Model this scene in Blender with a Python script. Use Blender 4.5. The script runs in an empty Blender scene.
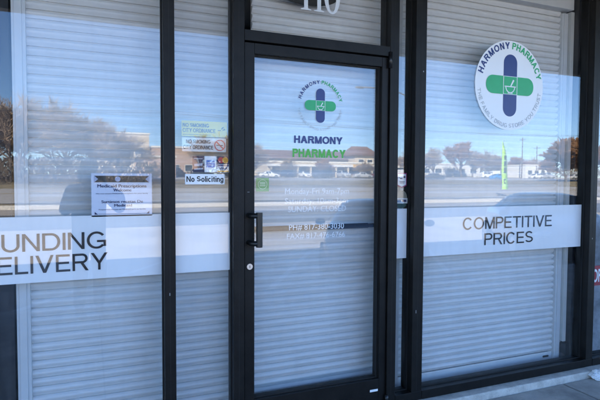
import bpy, bmesh, math, random
from mathutils import Vector, Matrix
random.seed(7)
PI = math.pi
S = bpy.context.scene
C = S.collection

# ------------------------------------------------------------------ camera
EYE = 1.463
cd = bpy.data.cameras.new('camera'); cam = bpy.data.objects.new('camera', cd); C.objects.link(cam)
cam.location = (0, -2.7, EYE)
_y, _p, _r = math.radians(22.548), math.radians(2.490), math.radians(0.269)
F = Vector((math.sin(_y)*math.cos(_p), math.cos(_y)*math.cos(_p), -math.sin(_p)))
R0 = Vector((math.cos(_y), -math.sin(_y), 0)); U0 = R0.cross(F)
R1 = R0*math.cos(_r) + U0*math.sin(_r); U1 = -R0*math.sin(_r) + U0*math.cos(_r)
cam.rotation_euler = Matrix((R1, U1, -F)).transposed().to_euler()
cd.sensor_width = 36; cd.lens = 505/600*36
cd.clip_start = 0.02; cd.clip_end = 6000
S.camera = cam

# ------------------------------------------------------------------ light
SUN_EL = math.radians(30.5)
SUN_AZ = math.radians(-40)            # from +Y (behind the shop) towards -X
sx, sy, sz = math.sin(SUN_AZ)*math.cos(SUN_EL), math.cos(SUN_AZ)*math.cos(SUN_EL), math.sin(SUN_EL)
W = bpy.data.worlds.new('World'); S.world = W; W.use_nodes = True
nt = W.node_tree; nt.nodes.clear()
sky = nt.nodes.new('ShaderNodeTexSky'); sky.sky_type = 'NISHITA'; sky.sun_disc = False
sky.sun_elevation = SUN_EL; sky.sun_rotation = SUN_AZ
sky.air_density = .75; sky.dust_density = 0.0; sky.ozone_density = 6.0
bg = nt.nodes.new('ShaderNodeBackground'); bg.inputs[1].default_value = 0.09
wo = nt.nodes.new('ShaderNodeOutputWorld')
nt.links.new(sky.outputs[0], bg.inputs[0]); nt.links.new(bg.outputs[0], wo.inputs[0])
sl = bpy.data.lights.new('sun', 'SUN'); sl.energy = 5.0; sl.angle = math.radians(0.53); sl.color = (1, .925, .80)
so = bpy.data.objects.new('sun', sl); C.objects.link(so); so.location = (-20, 20, 30)
so.rotation_euler = Vector((sx, sy, sz)).to_track_quat('Z', 'Y').to_euler()
S.view_settings.view_transform = 'Standard'; S.view_settings.look = 'None'
S.view_settings.gamma = 1; S.view_settings.use_curve_mapping = False
S.view_settings.exposure = 2.97
S.cycles.max_bounces = 12; S.cycles.transparent_max_bounces = 24; S.cycles.diffuse_bounces = 5
S.cycles.caustics_reflective = True

# ------------------------------------------------------------------ materials
MATS = {}
def mat(name, col, rough=.6, metal=0, noise=.0, nscale=8, bump=0, bscale=60, spec=.5, coat=0, col2=None, det=4):
    if name in MATS: return MATS[name]
    m = bpy.data.materials.new(name); m.use_nodes = True; t = m.node_tree; b = t.nodes['Principled BSDF']
    b.inputs['Roughness'].default_value = rough; b.inputs['Metallic'].default_value = metal
    b.inputs['Specular IOR Level'].default_value = spec; b.inputs['Coat Weight'].default_value = coat
    c = (*col, 1); tc = t.nodes.new('ShaderNodeTexCoord')
    if noise or col2:
        n = t.nodes.new('ShaderNodeTexNoise'); n.inputs['Scale'].default_value = nscale; n.inputs['Detail'].default_value = det
        n.inputs['Roughness'].default_value = .65
        t.links.new(tc.outputs['Object'], n.inputs['Vector'])
        r = t.nodes.new('ShaderNodeValToRGB'); t.links.new(n.outputs[0], r.inputs[0])
        r.color_ramp.elements[0].position = .3; r.color_ramp.elements[1].position = .7
        a = tuple(x*(1-noise) for x in col); z = tuple(min(1, x*(1+noise)) for x in (col2 or col))
        r.color_ramp.elements[0].color = (*a, 1); r.color_ramp.elements[1].color = (*z, 1)
        t.links.new(r.outputs[0], b.inputs['Base Color'])
    else: b.inputs['Base Color'].default_value = c
    if bump:
        n2 = t.nodes.new('ShaderNodeTexNoise'); n2.inputs['Scale'].default_value = bscale; n2.inputs['Detail'].default_value = 3
        t.links.new(tc.outputs['Object'], n2.inputs['Vector'])
        bp = t.nodes.new('ShaderNodeBump'); bp.inputs['Strength'].default_value = bump; bp.inputs['Distance'].default_value = .01
        t.links.new(n2.outputs[0], bp.inputs['Height']); t.links.new(bp.outputs[0], b.inputs['Normal'])
    MATS[name] = m; return m

def glass_mat(name, refl0, tint, wobble):
    m = bpy.data.materials.new(name); m.use_nodes = True; t = m.node_tree; t.nodes.clear()
    o = t.nodes.new('ShaderNodeOutputMaterial'); mx = t.nodes.new('ShaderNodeMixShader')
    tr = t.nodes.new('ShaderNodeBsdfTransparent'); tr.inputs[0].default_value = (*tint, 1)
    gl = t.nodes.new('ShaderNodeBsdfGlossy'); gl.inputs['Roughness'].default_value = .0; gl.inputs[0].default_value = (.97, .98, 1, 1)
    lw = t.nodes.new('ShaderNodeLayerWeight'); lw.inputs[0].default_value = .5
    fr = t.nodes.new('ShaderNodeMath'); fr.operation = 'POWER'; fr.inputs[1].default_value = 4.5; t.links.new(lw.outputs['Facing'], fr.inputs[0])
    ad = t.nodes.new('ShaderNodeMath'); ad.operation = 'ADD'; ad.use_clamp = True; ad.inputs[1].default_value = refl0
    t.links.new(fr.outputs[0], ad.inputs[0]); t.links.new(ad.outputs[0], mx.inputs[0])
    tc = t.nodes.new('ShaderNodeTexCoord'); n = t.nodes.new('ShaderNodeTexNoise')
    n.inputs['Scale'].default_value = 2.2; n.inputs['Detail'].default_value = 1.5
    t.links.new(tc.outputs['Object'], n.inputs['Vector'])
    bp = t.nodes.new('ShaderNodeBump'); bp.inputs['Strength'].default_value = wobble; bp.inputs['Distance'].default_value = .01
    t.links.new(n.outputs[0], bp.inputs['Height']); t.links.new(bp.outputs[0], gl.inputs['Normal'])
    df = t.nodes.new('ShaderNodeBsdfDiffuse'); df.inputs[0].default_value = (.7, .69, .66, 1)
    mp = t.nodes.new('ShaderNodeMapping'); mp.inputs['Scale'].default_value = (9, 1, 1.6); n3 = t.nodes.new('ShaderNodeTexNoise'); n3.inputs['Scale'].default_value = 2.6; n3.inputs['Detail'].default_value = 9
    t.links.new(tc.outputs['Object'], mp.inputs[0]); t.links.new(mp.outputs[0], n3.inputs['Vector'])
    rr = t.nodes.new('ShaderNodeMapRange'); rr.inputs[1].default_value = .45; rr.inputs[2].default_value = .85; rr.inputs[3].default_value = .0; rr.inputs[4].default_value = .022
    t.links.new(n3.outputs[0], rr.inputs[0]); m2 = t.nodes.new('ShaderNodeMixShader'); t.links.new(rr.outputs[0], m2.inputs[0])
    t.links.new(tr.outputs[0], m2.inputs[1]); t.links.new(df.outputs[0], m2.inputs[2]); t.links.new(m2.outputs[0], mx.inputs[1]); t.links.new(gl.outputs[0], mx.inputs[2]); t.links.new(mx.outputs[0], o.inputs[0])
    return m
GLASS = glass_mat('window_glass', .049, (.975, .98, .985), .012)

BRONZE = mat('dark_bronze_aluminium', (.0068, .0063, .0062), .42, .0, .3, 9, .12, 260, spec=.2, col2=(.0105, .0095, .0085), det=12)
BLACK = mat('black_enamel', (.008, .008, .009), .35)
GASKET = mat('black_gasket', (.006, .006, .006), .7)
SHUT = mat('shutter_slats', (.72, .715, .70), .42, 0, .05, 5)
RAIL = mat('shutter_rail', (.62, .63, .63), .4, 0, .04, 6)
PANEL = mat('painted_panel', (.60, .60, .57), .6, 0, .06, 4)
DARKROOM = mat('dark_interior', (.012, .013, .016), .8)
WHITEV = mat('white_vinyl', (.86, .86, .86), .35, 0, .015, 3)
INK = mat('black_vinyl', (.012, .012, .014), .4)
NAVY = mat('navy_vinyl', (.010, .030, .17), .4, 0, .06, 20)
GREEN = mat('green_vinyl', (.010, .40, .13), .4, 0, .06, 20)
LIME = mat('leaf_green_vinyl', (.07, .42, .04), .4)
GREYINK = mat('grey_vinyl', (.46, .48, .50), .4)
FROST = mat('frosted_white_vinyl', (.85, .86, .87), .45)
CONC = mat('sidewalk_concrete', (.40, .375, .34), .85, 0, .42, 3.1, .5, 140, det=12)
LEDGEM = mat('ledge_concrete', (.55, .52, .47), .85, 0, .34, 9, .5, 110, det=12)
STEEL = mat('satin_steel', (.55, .55, .55), .3, .9)

# ------------------------------------------------------------------ helpers
class MB:
    def __init__(s): s.v = []; s.f = []
    def box(s, x0, y0, z0, x1, y1, z1):
        b = len(s.v)
        s.v += [(x0,y0,z0),(x1,y0,z0),(x1,y1,z0),(x0,y1,z0),(x0,y0,z1),(x1,y0,z1),(x1,y1,z1),(x0,y1,z1)]
        s.f += [tuple(b+i for i in q) for q in ((0,3,2,1),(4,5,6,7),(0,1,5,4),(1,2,6,5),(2,3,7,6),(3,0,4,7))]
        return s
    def quad(s, *p):
        b = len(s.v); s.v += [tuple(q) for q in p]; s.f.append(tuple(range(b, b+len(p)))); return s
    def prism(s, pts, y0, y1):          # outline in XZ (counter-clockwise seen from -Y), depth y0 (front) .. y1
        b = len(s.v); n = len(pts)
        s.v += [(x, y0, z) for x, z in pts] + [(x, y1, z) for x, z in pts]
        s.f.append(tuple(b+i for i in range(n))); s.f.append(tuple(b+n+i for i in reversed(range(n))))
        for i in range(n):
            j = (i+1) % n; s.f.append((b+j, b+i, b+n+i, b+n+j))
        return s
    def tube(s, path, rad, n=8):
        path = [Vector(p) for p in path]; b = len(s.v); m = len(path)
        rad = rad if isinstance(rad, (list, tuple)) else [rad]*m
        for i, p in enumerate(path):
            d = (path[min(i+1, m-1)] - path[max(i-1, 0)]).normalized()
            a = d.orthogonal().normalized() if i == 0 else (a - d*a.dot(d)).normalized()
            c = d.cross(a)
            for k in range(n):
                t = 2*PI*k/n; s.v.append(tuple(p + (a*math.cos(t) + c*math.sin(t))*rad[i]))
        for i in range(m-1):
            for k in range(n):
                j = (k+1) % n; s.f.append((b+i*n+k, b+i*n+j, b+(i+1)*n+j, b+(i+1)*n+k))
        s.f.append(tuple(b+k for k in reversed(range(n)))); s.f.append(tuple(b+(m-1)*n+k for k in range(n)))
        return s
    def add(s, vs, fs):
        b = len(s.v); s.v += vs; s.f += [tuple(b+i for i in f) for f in fs]; return s
    def build(s, name, m, parent=None, smooth=False, bevel=0):
        me = bpy.data.meshes.new(name); me.from_pydata(s.v, [], s.f); me.update()
        o = bpy.data.objects.new(name, me); C.objects.link(o)
        if m: me.materials.append(m)
        if parent: o.parent = parent
        if smooth: me.polygons.foreach_set('use_smooth', [True]*len(me.polygons))
        if bevel:
            bv = o.modifiers.new('bevel', 'BEVEL'); bv.width = bevel; bv.segments = 2; bv.limit_method = 'ANGLE'
        return o
def tag(o, label=None, cat=None, group=None, kind=None):
    if label: o['label'] = label
    if cat: o['category'] = cat
    if group: o['group'] = group
    if kind: o['kind'] = kind
    return o
def empty(name, label, cat, loc=(0,0,0), rz=0, group=None):
    o = bpy.data.objects.new(name, None); C.objects.link(o); o.location = loc; o.rotation_euler = (0, 0, rz)
    o.empty_display_size = .2
    return tag(o, label, cat, group)
def children(o): return [c for c in bpy.data.objects if c.parent == o]
def copy_tree(o, parent=None):
    c = o.copy(); C.objects.link(c); c.parent = parent
    for ch in children(o): copy_tree(ch, c)
    return c
def circle(cx, cz, rx, rz=None, n=40, a0=0, a1=2*PI):
    rz = rz or rx
    return [(cx+rx*math.cos(a0+(a1-a0)*i/n), cz+rz*math.sin(a0+(a1-a0)*i/n)) for i in range(n if abs(a1-a0-2*PI) < 1e-6 else n+1)]
def rrect(x0, z0, x1, z1, r, n=8):
    p = []
    for cx, cz, a in ((x1-r, z0+r, -PI/2), (x1-r, z1-r, 0), (x0+r, z1-r, PI/2), (x0+r, z0+r, PI)):
        p += [(cx+r*math.cos(a+PI/2*i/n), cz+r*math.sin(a+PI/2*i/n)) for i in range(n+1)]
    return p
_tc = {}
def glyph(ch, t):
    """monoline grotesque letter, cap height 1, stroke t: list of stroke polygons and the width"""
    P = []; h = t/2
    def V(x, y0=0, y1=1): P.append([(x, y0), (x+t, y0), (x+t, y1), (x, y1)])
    def H(y, x0, x1): P.append([(x0, y), (x1, y), (x1, y+t*.94), (x0, y+t*.94)])
    def D(x0, y0, x1, y1, k): P.append([(x0, y0), (x0+k, y0), (x1+k, y1), (x1, y1)])
    def A(cx, cy, rx, ry, a0, a1, n=22):
        a0, a1 = math.radians(a0), math.radians(a1)
        for i in range(n):
            p, q = a0+(a1-a0)*i/n, a0+(a1-a0)*(i+1)/n
            f = lambda r, u: (cx+(rx-t+r*t)*math.cos(u), cy+(ry-t*.94+r*t*.94)*math.sin(u))
            P.append([f(0, p), f(1, p), f(1, q), f(0, q)])
    k = t*1.12
    if ch == 'U': w = .80; V(0, .36); V(w-t, .36); A(w/2, .36, w/2, .37, 180, 360)
    elif ch == 'N': w = .80; V(0); V(w-t); D(w-t*1.05, 0, 0, 1, t*1.05)
    elif ch == 'M': w = .94; V(0); V(w-t); D(w/2-k*.5, 0, .01, 1, k*.95); D(w/2-k*.5, 0, w-.01-k*.95, 1, k*.95)
    elif ch == 'D': w = .84; V(0); H(0, t, w-.42); H(1-t*.94, t, w-.42); A(w-.42, .5, .42, .5, -90, 90)
    elif ch == 'I': w = t; V(0)
    elif ch == 'G': w = .96; A(w/2, .5, w/2, .515, 38, 322, 34); V(w-t*1.0, .13, .50); H(.50-t*.94, w*.52, w-t)
    elif ch == 'C': w = .92; A(w/2, .5, w/2, .515, 38, 322, 34)
    elif ch == 'O': w = .98; A(w/2, .5, w/2, .515, 0, 360, 44)
    elif ch == 'E': w = .74; V(0); H(0, t, w); H(1-t*.94, t, w*.97); H(.5-t*.4, t, w*.92)
    elif ch == 'F': w = .70; V(0); H(1-t*.94, t, w); H(.5-t*.4, t, w*.88)
    elif ch == 'L': w = .65; V(0); H(0, t, w)
    elif ch == 'V': w = .92; D(w/2-k/2, 0, 0, 1, k); D(w/2-k/2, 0, w-k, 1, k)
    elif ch == 'Y': w = .92; V(w/2-h, 0, .42); D(w/2-k*.55, .40, 0, 1, k*1.12); D(w/2-k*.57, .40, w-k*1.12, 1, k*1.12)
    elif ch == 'A': w = .92; D(0, 0, w/2-k/2, 1, k); D(w-k, 0, w/2-k/2, 1, k); H(.28, w*.22, w*.78)
    elif ch == 'T': w = .84; V(w/2-h, 0, 1-t*.94); H(1-t*.94, 0, w)
    elif ch == 'H': w = .79; V(0); V(w-t); H(.5-t*.4, t, w-t)
    elif ch == 'P': w = .75; V(0); H(1-t*.94, t, w-.29); H(.43, t, w-.29); A(w-.29, .715, .29, .285, -90, 90)
    elif ch == 'R': w = .86; V(0); H(1-t*.94, t, w-.34); H(.43, t, w-.34); A(w-.34, .715, .29, .285, -90, 90); D(w-k*1.1, 0, w*.50, .43, k*1.1)
    elif ch == 'S': w = .78; A(w/2, .735, w*.46, .28, 25, 270, 24); A(w/2, .735-.56+t*.94+.0, w*.5, .265+t*.0, 90, -158, 24)
    elif ch == 'K': w = .82; V(0); D(t, .34, w-k*1.25, 1, k*1.25); D(w-k*1.25, 0, w*.34, .56, k*1.2)
    elif ch == 'o': w = .64; A(w/2, .36, w/2, .375, 0, 360, 30)
    elif ch == 'c': w = .60; A(w*.53, .36, w*.53, .375, 45, 315, 26)
    elif ch == 'l': w = t; V(0)
    elif ch == 'i': w = t; V(0, 0, .72); P.append([(0, .84), (t, .84), (t, 1), (0, 1)])
    elif ch == 't': w = .38; V(.10, .16, .94); H(.72-t*.94, 0, .36); A(.10+.20, .20, .20, .21, 180, 285, 10)
    elif ch == 'n': w = .58; V(0, 0, .72); V(w-t, 0, .42); A(w/2, .42, w/2, .32, 0, 180, 16)
    elif ch == 'g': w = .62; V(w-t, -.02, .72); A(w/2, .36, w/2, .375, 0, 360, 28); A(w/2, -.02, w/2, .26, 180, 360, 16)
    else: return None
    return P, w
def text_geo(s, bold=0):
    """vertices (x, y, layer) and faces of a line of lettering"""
    k = (s, bold)
    if k not in _tc:
        t = .135+bold*5; gs = [glyph(c, t) if c != ' ' else ([], .22) for c in s]
        if all(gs):
            v = []; f = []; x = 0
            for P, w in gs:
                for j, q in enumerate(P):
                    q = list(q); ar = sum(q[i][0]*q[(i+1) % len(q)][1]-q[(i+1) % len(q)][0]*q[i][1] for i in range(len(q)))
                    if ar < 0: q.reverse()
                    f.append(tuple(len(v)+i for i in range(len(q)))); v += [(x+a_, b_, j % 7) for a_, b_ in q]
                x += w+max(.05, .115-bold*2.6)
        else:
            cu = bpy.data.curves.new('t', 'FONT'); cu.body = s; cu.extrude = 0; cu.offset = bold; cu.resolution_u = 4
            o = bpy.data.objects.new('t', cu); me = bpy.data.meshes.new_from_object(o)
            v = [(w.co.x, w.co.y, 0) for w in me.vertices]; f = [tuple(q.vertices) for q in me.polygons]
            bpy.data.objects.remove(o); bpy.data.meshes.remove(me); bpy.data.curves.remove(cu)
        _tc[k] = (v, f)
    return _tc[k]
def _extr(mb, pts, faces, y0, y1):
    n = len(pts); b = len(mb.v); ec = {}
    mb.v += [(x, y0-l*.00003, z) for x, z, l in pts] + [(x, y1-l*.00003, z) for x, z, l in pts]
    for f in faces:
        mb.f.append(tuple(b+i for i in f)); mb.f.append(tuple(b+n+i for i in reversed(f)))
        for i in range(len(f)):
            e = (f[i], f[(i+1) % len(f)]); ec[e] = ec.get(e, 0)+1
    for (i, j) in ec:
        if (j, i) not in ec: mb.f.append((b+j, b+i, b+n+i, b+n+j))
def text_box(mb, s, x0, z0, x1, z1, y0, y1, bold=0, capref=None):
    """lay a line of text into the rectangle x0..x1, baseline z0, cap top z1"""
    v, f = text_geo(s, bold)
    xs = [p[0] for p in v]; cz = [p[1] for p in text_geo('H' if all(glyph(q, .1) or q == ' ' for q in s) else 'H9', bold)[0]]
    a, b = min(xs), max(xs); c, d = min(cz), max(cz)
    pts = [(x0+(x-a)/(b-a)*(x1-x0), z0+(z-c)/(d-c)*(z1-z0), l) for x, z, l in v]
    _extr(mb, pts, f, y0, y1); return mb
def text_arc(mb, s, cx, cz, r, h, a0, a1, y0, y1, bold=0, inside=False):
    """letters standing on a circle of radius r; angles from +X, first letter at a0, last at a1"""
    cap = [p[1] for p in text_geo('H', bold)[0]]; k = h
    ws = []
    for ch in s:
        if ch == ' ': ws.append(.40); continue
        v, _ = text_geo(ch, bold); ws.append(max(p[0] for p in v)-min(p[0] for p in v)+.17)
    tot = sum(ws); acc = 0
    for ch, w in zip(s, ws):
        t = a0+(a1-a0)*(acc+w/2)/tot; acc += w
        if ch == ' ': continue
        v, f = text_geo(ch, bold); m = (max(p[0] for p in v)+min(p[0] for p in v))/2
        ux, uz = math.cos(t), math.sin(t)
        if inside: rx, rz, ux2, uz2 = -uz, ux, -ux, -uz
        else: rx, rz, ux2, uz2 = uz, -ux, ux, uz
        pts = [(cx+ux*r+(x-m)*k*rx+z*k*ux2, cz+uz*r+(x-m)*k*rz+z*k*uz2, l) for x, z, l in v]
        _extr(mb, pts, f, y0, y1)
    return mb

# ------------------------------------------------------------------ the ground
PROF = [(0, 0), (3.45, -.03), (3.6, -.20), (8, -.34), (25, -.14), (27, .02), (58, .20), (94, 1.35), (118, 1.9), (160, 2.2), (400, 2.5), (3000, 3)]
def zg(d):
    for (a, za), (b, zb) in zip(PROF, PROF[1:]):
        if d <= b: return za+(zb-za)*(d-a)/(b-a)
    return PROF[-1][1]
def strip(name, m, d0, d1, x0, x1, lift, kind='structure'):
    ds = sorted({d0, d1} | {d for d, _ in PROF if d0 < d < d1}); mb = MB()
    for a, b in zip(ds, ds[1:]):
        mb.quad((x0, -a, zg(a)+lift), (x0, -b, zg(b)+lift), (x1, -b, zg(b)+lift), (x1, -a, zg(a)+lift))
    return tag(mb.build(name, m), kind=kind)
DIRT = mat('dry_winter_grass', (.17, .135, .075), .95, 0, .35, .35, col2=(.26, .21, .12), det=8)
LOT = mat('parking_lot_concrete', (.38, .335, .285), .9, 0, .22, .5, .2, 30, det=8)
ROADM = mat('road_concrete', (.40, .375, .345), .9, 0, .15, .3, det=8)
ASPH = mat('old_asphalt', (.11, .108, .105), .9, 0, .2, .6, .2, 40, det=8)
PAINT = mat('road_paint', (.72, .71, .67), .7, 0, .15, 3)
YPAINT = mat('yellow_road_paint', (.60, .42, .08), .7, 0, .15, 3)
g = MB()
ds = [3.6]+[d for d, _ in PROF if d > 3.6]
for a, b in zip(ds, ds[1:]): g.quad((-2500, -a, zg(a)-.03), (-2500, -b, zg(b)-.03), (2500, -b, zg(b)-.03), (2500, -a, zg(a)-.03))
g.quad((-2500, 2500, -.23), (-2500, -3.6, -.23), (2500, -3.6, -.23), (2500, 2500, -.23))
tag(g.build('ground', DIRT), kind='structure')
# sidewalk slabs with real joints and a rounded kerb nose
sw = MB(); w = 1.52; x = 3.115-16*w
while x < 34:
    for ya, yb in ((-.135, -1.72), (-1.732, -3.43)):
        sw.box(x+.006, yb, -.15, x+w-.006, ya, -.004 if ya > -1 else -.010)
    x += w
tag(sw.build('sidewalk', CONC, bevel=.006), kind='structure')
jb = MB(); jb.box(-22, -3.44, -.16, 34, -.1, -.03); tag(jb.build('sidewalk_base', mat('joint_filler', (.07, .068, .065), .95)), kind='structure')
kb = MB(); kb.box(-22, -3.595, -.3, 34, -3.445, -.012); tag(kb.build('kerb', LEDGEM, bevel=.02), kind='structure')
strip('parking_lot', LOT, 3.6, 25, -60, 90, 0)
strip('drive_lane', ASPH, 15.5, 21.5, -60, 90, .008)
k2 = MB(); k2.box(-60, -25.2, -.2, 90, -25.0, .06); tag(k2.build('kerb', LEDGEM, bevel=.02), kind='structure')
strip('road', ROADM, 28, 58, -400, 400, .0)
for d, wd, m in ((29, .15, PAINT), (42.6, .18, YPAINT), (43.2, .18, YPAINT), (57, .15, PAINT)):
    strip('road_line', m, d, d+wd, -400, 400, .006)
dl = MB()
for d in (33.4, 38, 47.8, 52.4):
    for i in range(-12, 26):
        X = i*12; dl.quad((X, -d, zg(d)+.006), (X, -d-.15, zg(d+.15)+.006), (X+3, -d-.15, zg(d+.15)+.006), (X+3, -d, zg(d)+.006))
tag(dl.build('lane_dashes', PAINT), kind='structure')
strip('grass_verge', DIRT, 58.2, 94, -400, 400, .0)
strip('service_road', ROADM, 88, 94, -300, 400, .008)
strip('far_parking_lot', LOT, 95, 122, -120, 200, .0)
ln = MB()     # angled stall lines
for i in range(-4, 9):
    X0 = -1.2+i*3.35; a = math.radians(31); ux, uy = math.sin(a), -math.cos(a)
    p = Vector((X0, -3.9)); q = p+Vector((ux, uy))*5.4; n = Vector((-uy, ux))*.055
    z0, z1 = zg(3.9)+.006, zg(-q.y)+.006
    ln.quad((p.x-n.x, p.y-n.y, z0), (q.x-n.x, q.y-n.y, z1), (q.x+n.x, q.y+n.y, z1), (p.x+n.x, p.y+n.y, z0))
tag(ln.build('stall_lines', PAINT), kind='structure')

# ------------------------------------------------------------------ shop building
BRICK = bpy.data.materials.new('tan_brick'); BRICK.use_nodes = True
_t = BRICK.node_tree; _b = _t.nodes.new('ShaderNodeTexBrick'); _c = _t.nodes.new('ShaderNodeTexCoord'); _m = _t.nodes.new('ShaderNodeMapping')
_m.inputs['Rotation'].default_value = (PI/2, 0, 0); _b.inputs['Scale'].default_value = 4.2
_b.inputs['Color1'].default_value = (.26, .17, .11, 1); _b.inputs['Color2'].default_value = (.33, .23, .15, 1); _b.inputs['Mortar'].default_value = (.38, .35, .31, 1)
_b.inputs['Mortar Size'].default_value = .012
_t.links.new(_c.outputs['Object'], _m.inputs[0]); _t.links.new(_m.outputs[0], _b.inputs[0]); _t.links.new(_b.outputs[0], _t.nodes['Principled BSDF'].inputs['Base Color'])
_t.nodes['Principled BSDF'].inputs['Roughness'].default_value = .9
bd = empty('shop_building', 'long low brick strip shop building with the glass storefront set in it', 'building')
wl = MB(); wl.box(-22, -.02, -.15, -1.60, .28, 3.2); wl.box(6.3, -.02, -.15, 34, .28, 3.2); wl.box(-22, -.02, 3.2, 34, .28, 5.0)
wl.build('brick_wall', BRICK, bd)
bk = MB(); bk.box(-22, 12, -.15, 34, 12.3, 5); bk.box(-22.3, -.02, -.15, -22, 12.3, 5); bk.box(34, -.02, -.15, 34.3, 12.3, 5)
bk.build('rear_wall', BRICK, bd)
rf = MB(); rf.box(-22, .28, 4.4, 34, 12, 4.6); rf.build('roof', mat('roof_membrane', (.3, .3, .3), .9), bd)
lin = MB(); lin.box(-1.6, .9, -.02, 6.4, .96, 3.2); lin.box(-1.66, .29, -.02, -1.6, .9, 3.2); lin.box(6.4, .29, -.02, 6.46, .9, 3.2)
lin.box(-1.6, .29, 3.2, 6.4, .9, 3.26); lin.box(3.525, .07, .06, 3.56, .9, 3.2)
lin.build('light_block_box', DARKROOM, bd)  # dark box added behind the panes to keep stray light out
fl = MB(); fl.box(-1.6, .07, -.1, 6.4, .9, .045); fl.build('floor', mat('dark_floor', (.05, .055, .06), .5), bd)
pp = MB(); pp.box(-1.55, .12, .05, -.355, .2, 3.1); pp.build('dark_sheet', DARKROOM, bd)  # near-black sheet added behind the glass left of the shutter
lg = MB(); lg.box(-1.6, -.13, -.05, 6.4, .07, .044)
tag(lg.build('concrete_ledge', LEDGEM, bevel=.008), kind='structure')

# canopy over the walk
SOFF = mat('soffit_paint', (.13, .125, .12), .7, 0, .06, 2)
cn = empty('canopy', 'flat grey walkway canopy above the storefront', 'canopy')
s_ = MB(); s_.box(-21.9, -2.72, 3.12, 33.9, -.025, 3.18); s_.build('soffit', SOFF, cn)
fa = MB(); fa.box(-22, -2.84, 3.02, 34, -2.73, 4.4); fa.build('fascia', mat('fascia_metal', (.22, .20, .18), .5, 0, .08, 2), cn)
tp = MB(); tp.box(-22, -2.73, 4.25, 34, -.025, 4.33); tp.build('deck', mat('roof_membrane', (.3, .3, .3), .9), cn)
for X in (-14, -3.2, 8.6, 17, 26):
    po = MB(); po.box(X-.06, -2.78, -.02, X+.06, -2.66, 3.115); po.build('post', BRONZE, cn, bevel=.006)

# ------------------------------------------------------------------ storefront frame
sf = empty('storefront', 'dark bronze aluminium storefront frame with tall glass panes', 'storefront')
def bar(name, x0, z0, x1, z1, y0=-.06, y1=.06, m=BRONZE, p=sf, bev=.002):
    return MB().box(x0, y0, z0, x1, y1, z1).build(name, m, p, bevel=bev)
HEAD = 2.92
bar('mullion', .346, .103, .403, HEAD)
bar('mullion', .711, .046, .771, HEAD)
bar('mullion', 1.684, .046, 1.746, HEAD)
bar('mullion', 1.868, .103, 1.947, HEAD)
bar('mullion', 3.437, .103, 3.507, HEAD)
bar('mullion', -1.6, .046, -1.53, HEAD)
bar('mullion', 6.24, .046, 6.30, HEAD)
bar('head_rail', -1.6, HEAD+.001, 6.3, HEAD+.10)
bar('header_bar', .772, 2.200, 1.683, 2.258)
bar('threshold', .772, .046, 1.683, .058, -.07, .07, STEEL)
for a, b in ((-1.529, .345), (.404, .710), (1.747, 1.867), (1.948, 3.436), (3.508, 6.239)):
    bar('sill_rail', a, .046, b, .103, -.062, .055)
bar('sill_rail', .346, .046, .403, .1025); bar('sill_rail', 1.868, .046, 1.947, .1025); bar('sill_rail', 3.437, .046, 3.507, .1025)
for a, b, z in ((-1.53, .346, .103), (.403, .711, .103), (1.746, 1.868, .103), (1.947, 3.437, .103), (3.507, 6.24, .103), (.771, 1.684, 2.258)):
    pn = MB().box(a-.008, -.003, z-.008, b+.008, .003, HEAD+.008).build('glass_pane', GLASS, sf)
    # thin glazing gaskets round the pane
    q = MB(); t = .006
    q.box(a, -.012, z, a+t, -.004, HEAD); q.box(b-t, -.012, z, b, -.004, HEAD)
    q.box(a+t, -.012, z, b-t, -.004, z+t); q.box(a+t, -.012, HEAD-t, b-t, -.004, HEAD)
    q.build('gasket', GASKET, pn)
SCUFF = mat('bare_scuff', (.30, .29, .28), .5)
for X, z, a, b in ((.797, 1.385, .006, .0012), (1.925, 2.13, .003, .004), (1.895, .62, .002, .010), (.372, .86, .002, .007), (3.470, 1.02, .003, .005)):
    MB().box(X-a, -.0606 if X < .775 or X > 1.7 else -.0456, z-b, X+a, -.0598 if X < .775 or X > 1.7 else -.0448, z+b).build('scuff', SCUFF, sf)
for X in (.374, .741, 1.715, 1.907, 3.472):
    MB().box(X-.0012, -.0604, .11, X+.0012, -.0597, HEAD).build('seam', GASKET, sf)
bar('jamb_return', 3.415, .103, 3.4365, 2.92, .061, .34, BLACK)
bar('jamb_return', 3.375, .05, 3.436, .19, .065, .12, BLACK)

# ------------------------------------------------------------------ door
dr = empty('glass_door', 'narrow stile glass entrance door with a black pull handle', 'door', (.775, 0, .06))
def dp(mb, name, m, bev=.002, parent=dr, smooth=False):
    o = mb.build(name, m, parent, smooth, bev); o.matrix_parent_inverse = Matrix.Translation((-.775, 0, -.06)) if parent == dr else Matrix()
    return o
dp(MB().box(.776, -.045, .063, .832, .035, 2.194), 'stile', BRONZE)
dp(MB().box(1.637, -.045, .063, 1.681, .035, 2.194), 'stile', BRONZE)
dp(MB().box(.8325, -.045, 2.137, 1.6365, .035, 2.194), 'top_rail', BRONZE)
dp(MB().box(.8325, -.045, .063, 1.6365, .035, .222), 'bottom_rail', BRONZE)
gp = dp(MB().box(.824, -.003, .214, 1.645, .003, 2.145), 'glass_pane', GLASS, 0)
q = MB(); t = .006
q.box(.8325, -.02, .222, .8325+t, -.004, 2.137); q.box(1.6365-t, -.02, .222, 1.6365, -.004, 2.137)
q.box(.84, -.02, .222, 1.63, -.004, .228); q.box(.84, -.02, 2.131, 1.63, -.004, 2.137)
q.build('gasket', GASKET, gp)
h = MB(); h.tube([(.838, -.112, 1.088), (.838, -.112, 1.276)], .0175, 16)
hd = dp(h, 'pull_handle', BLACK, 0, smooth=False)
for z in (1.108, 1.258):
    m_ = MB(); m_.tube([(.800, -.044, z), (.800, -.075, z), (.808, -.100, z), (.822, -.108, z), (.838, -.112, z)], .0145, 10); m_.build('bracket', BLACK, hd, True)
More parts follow.
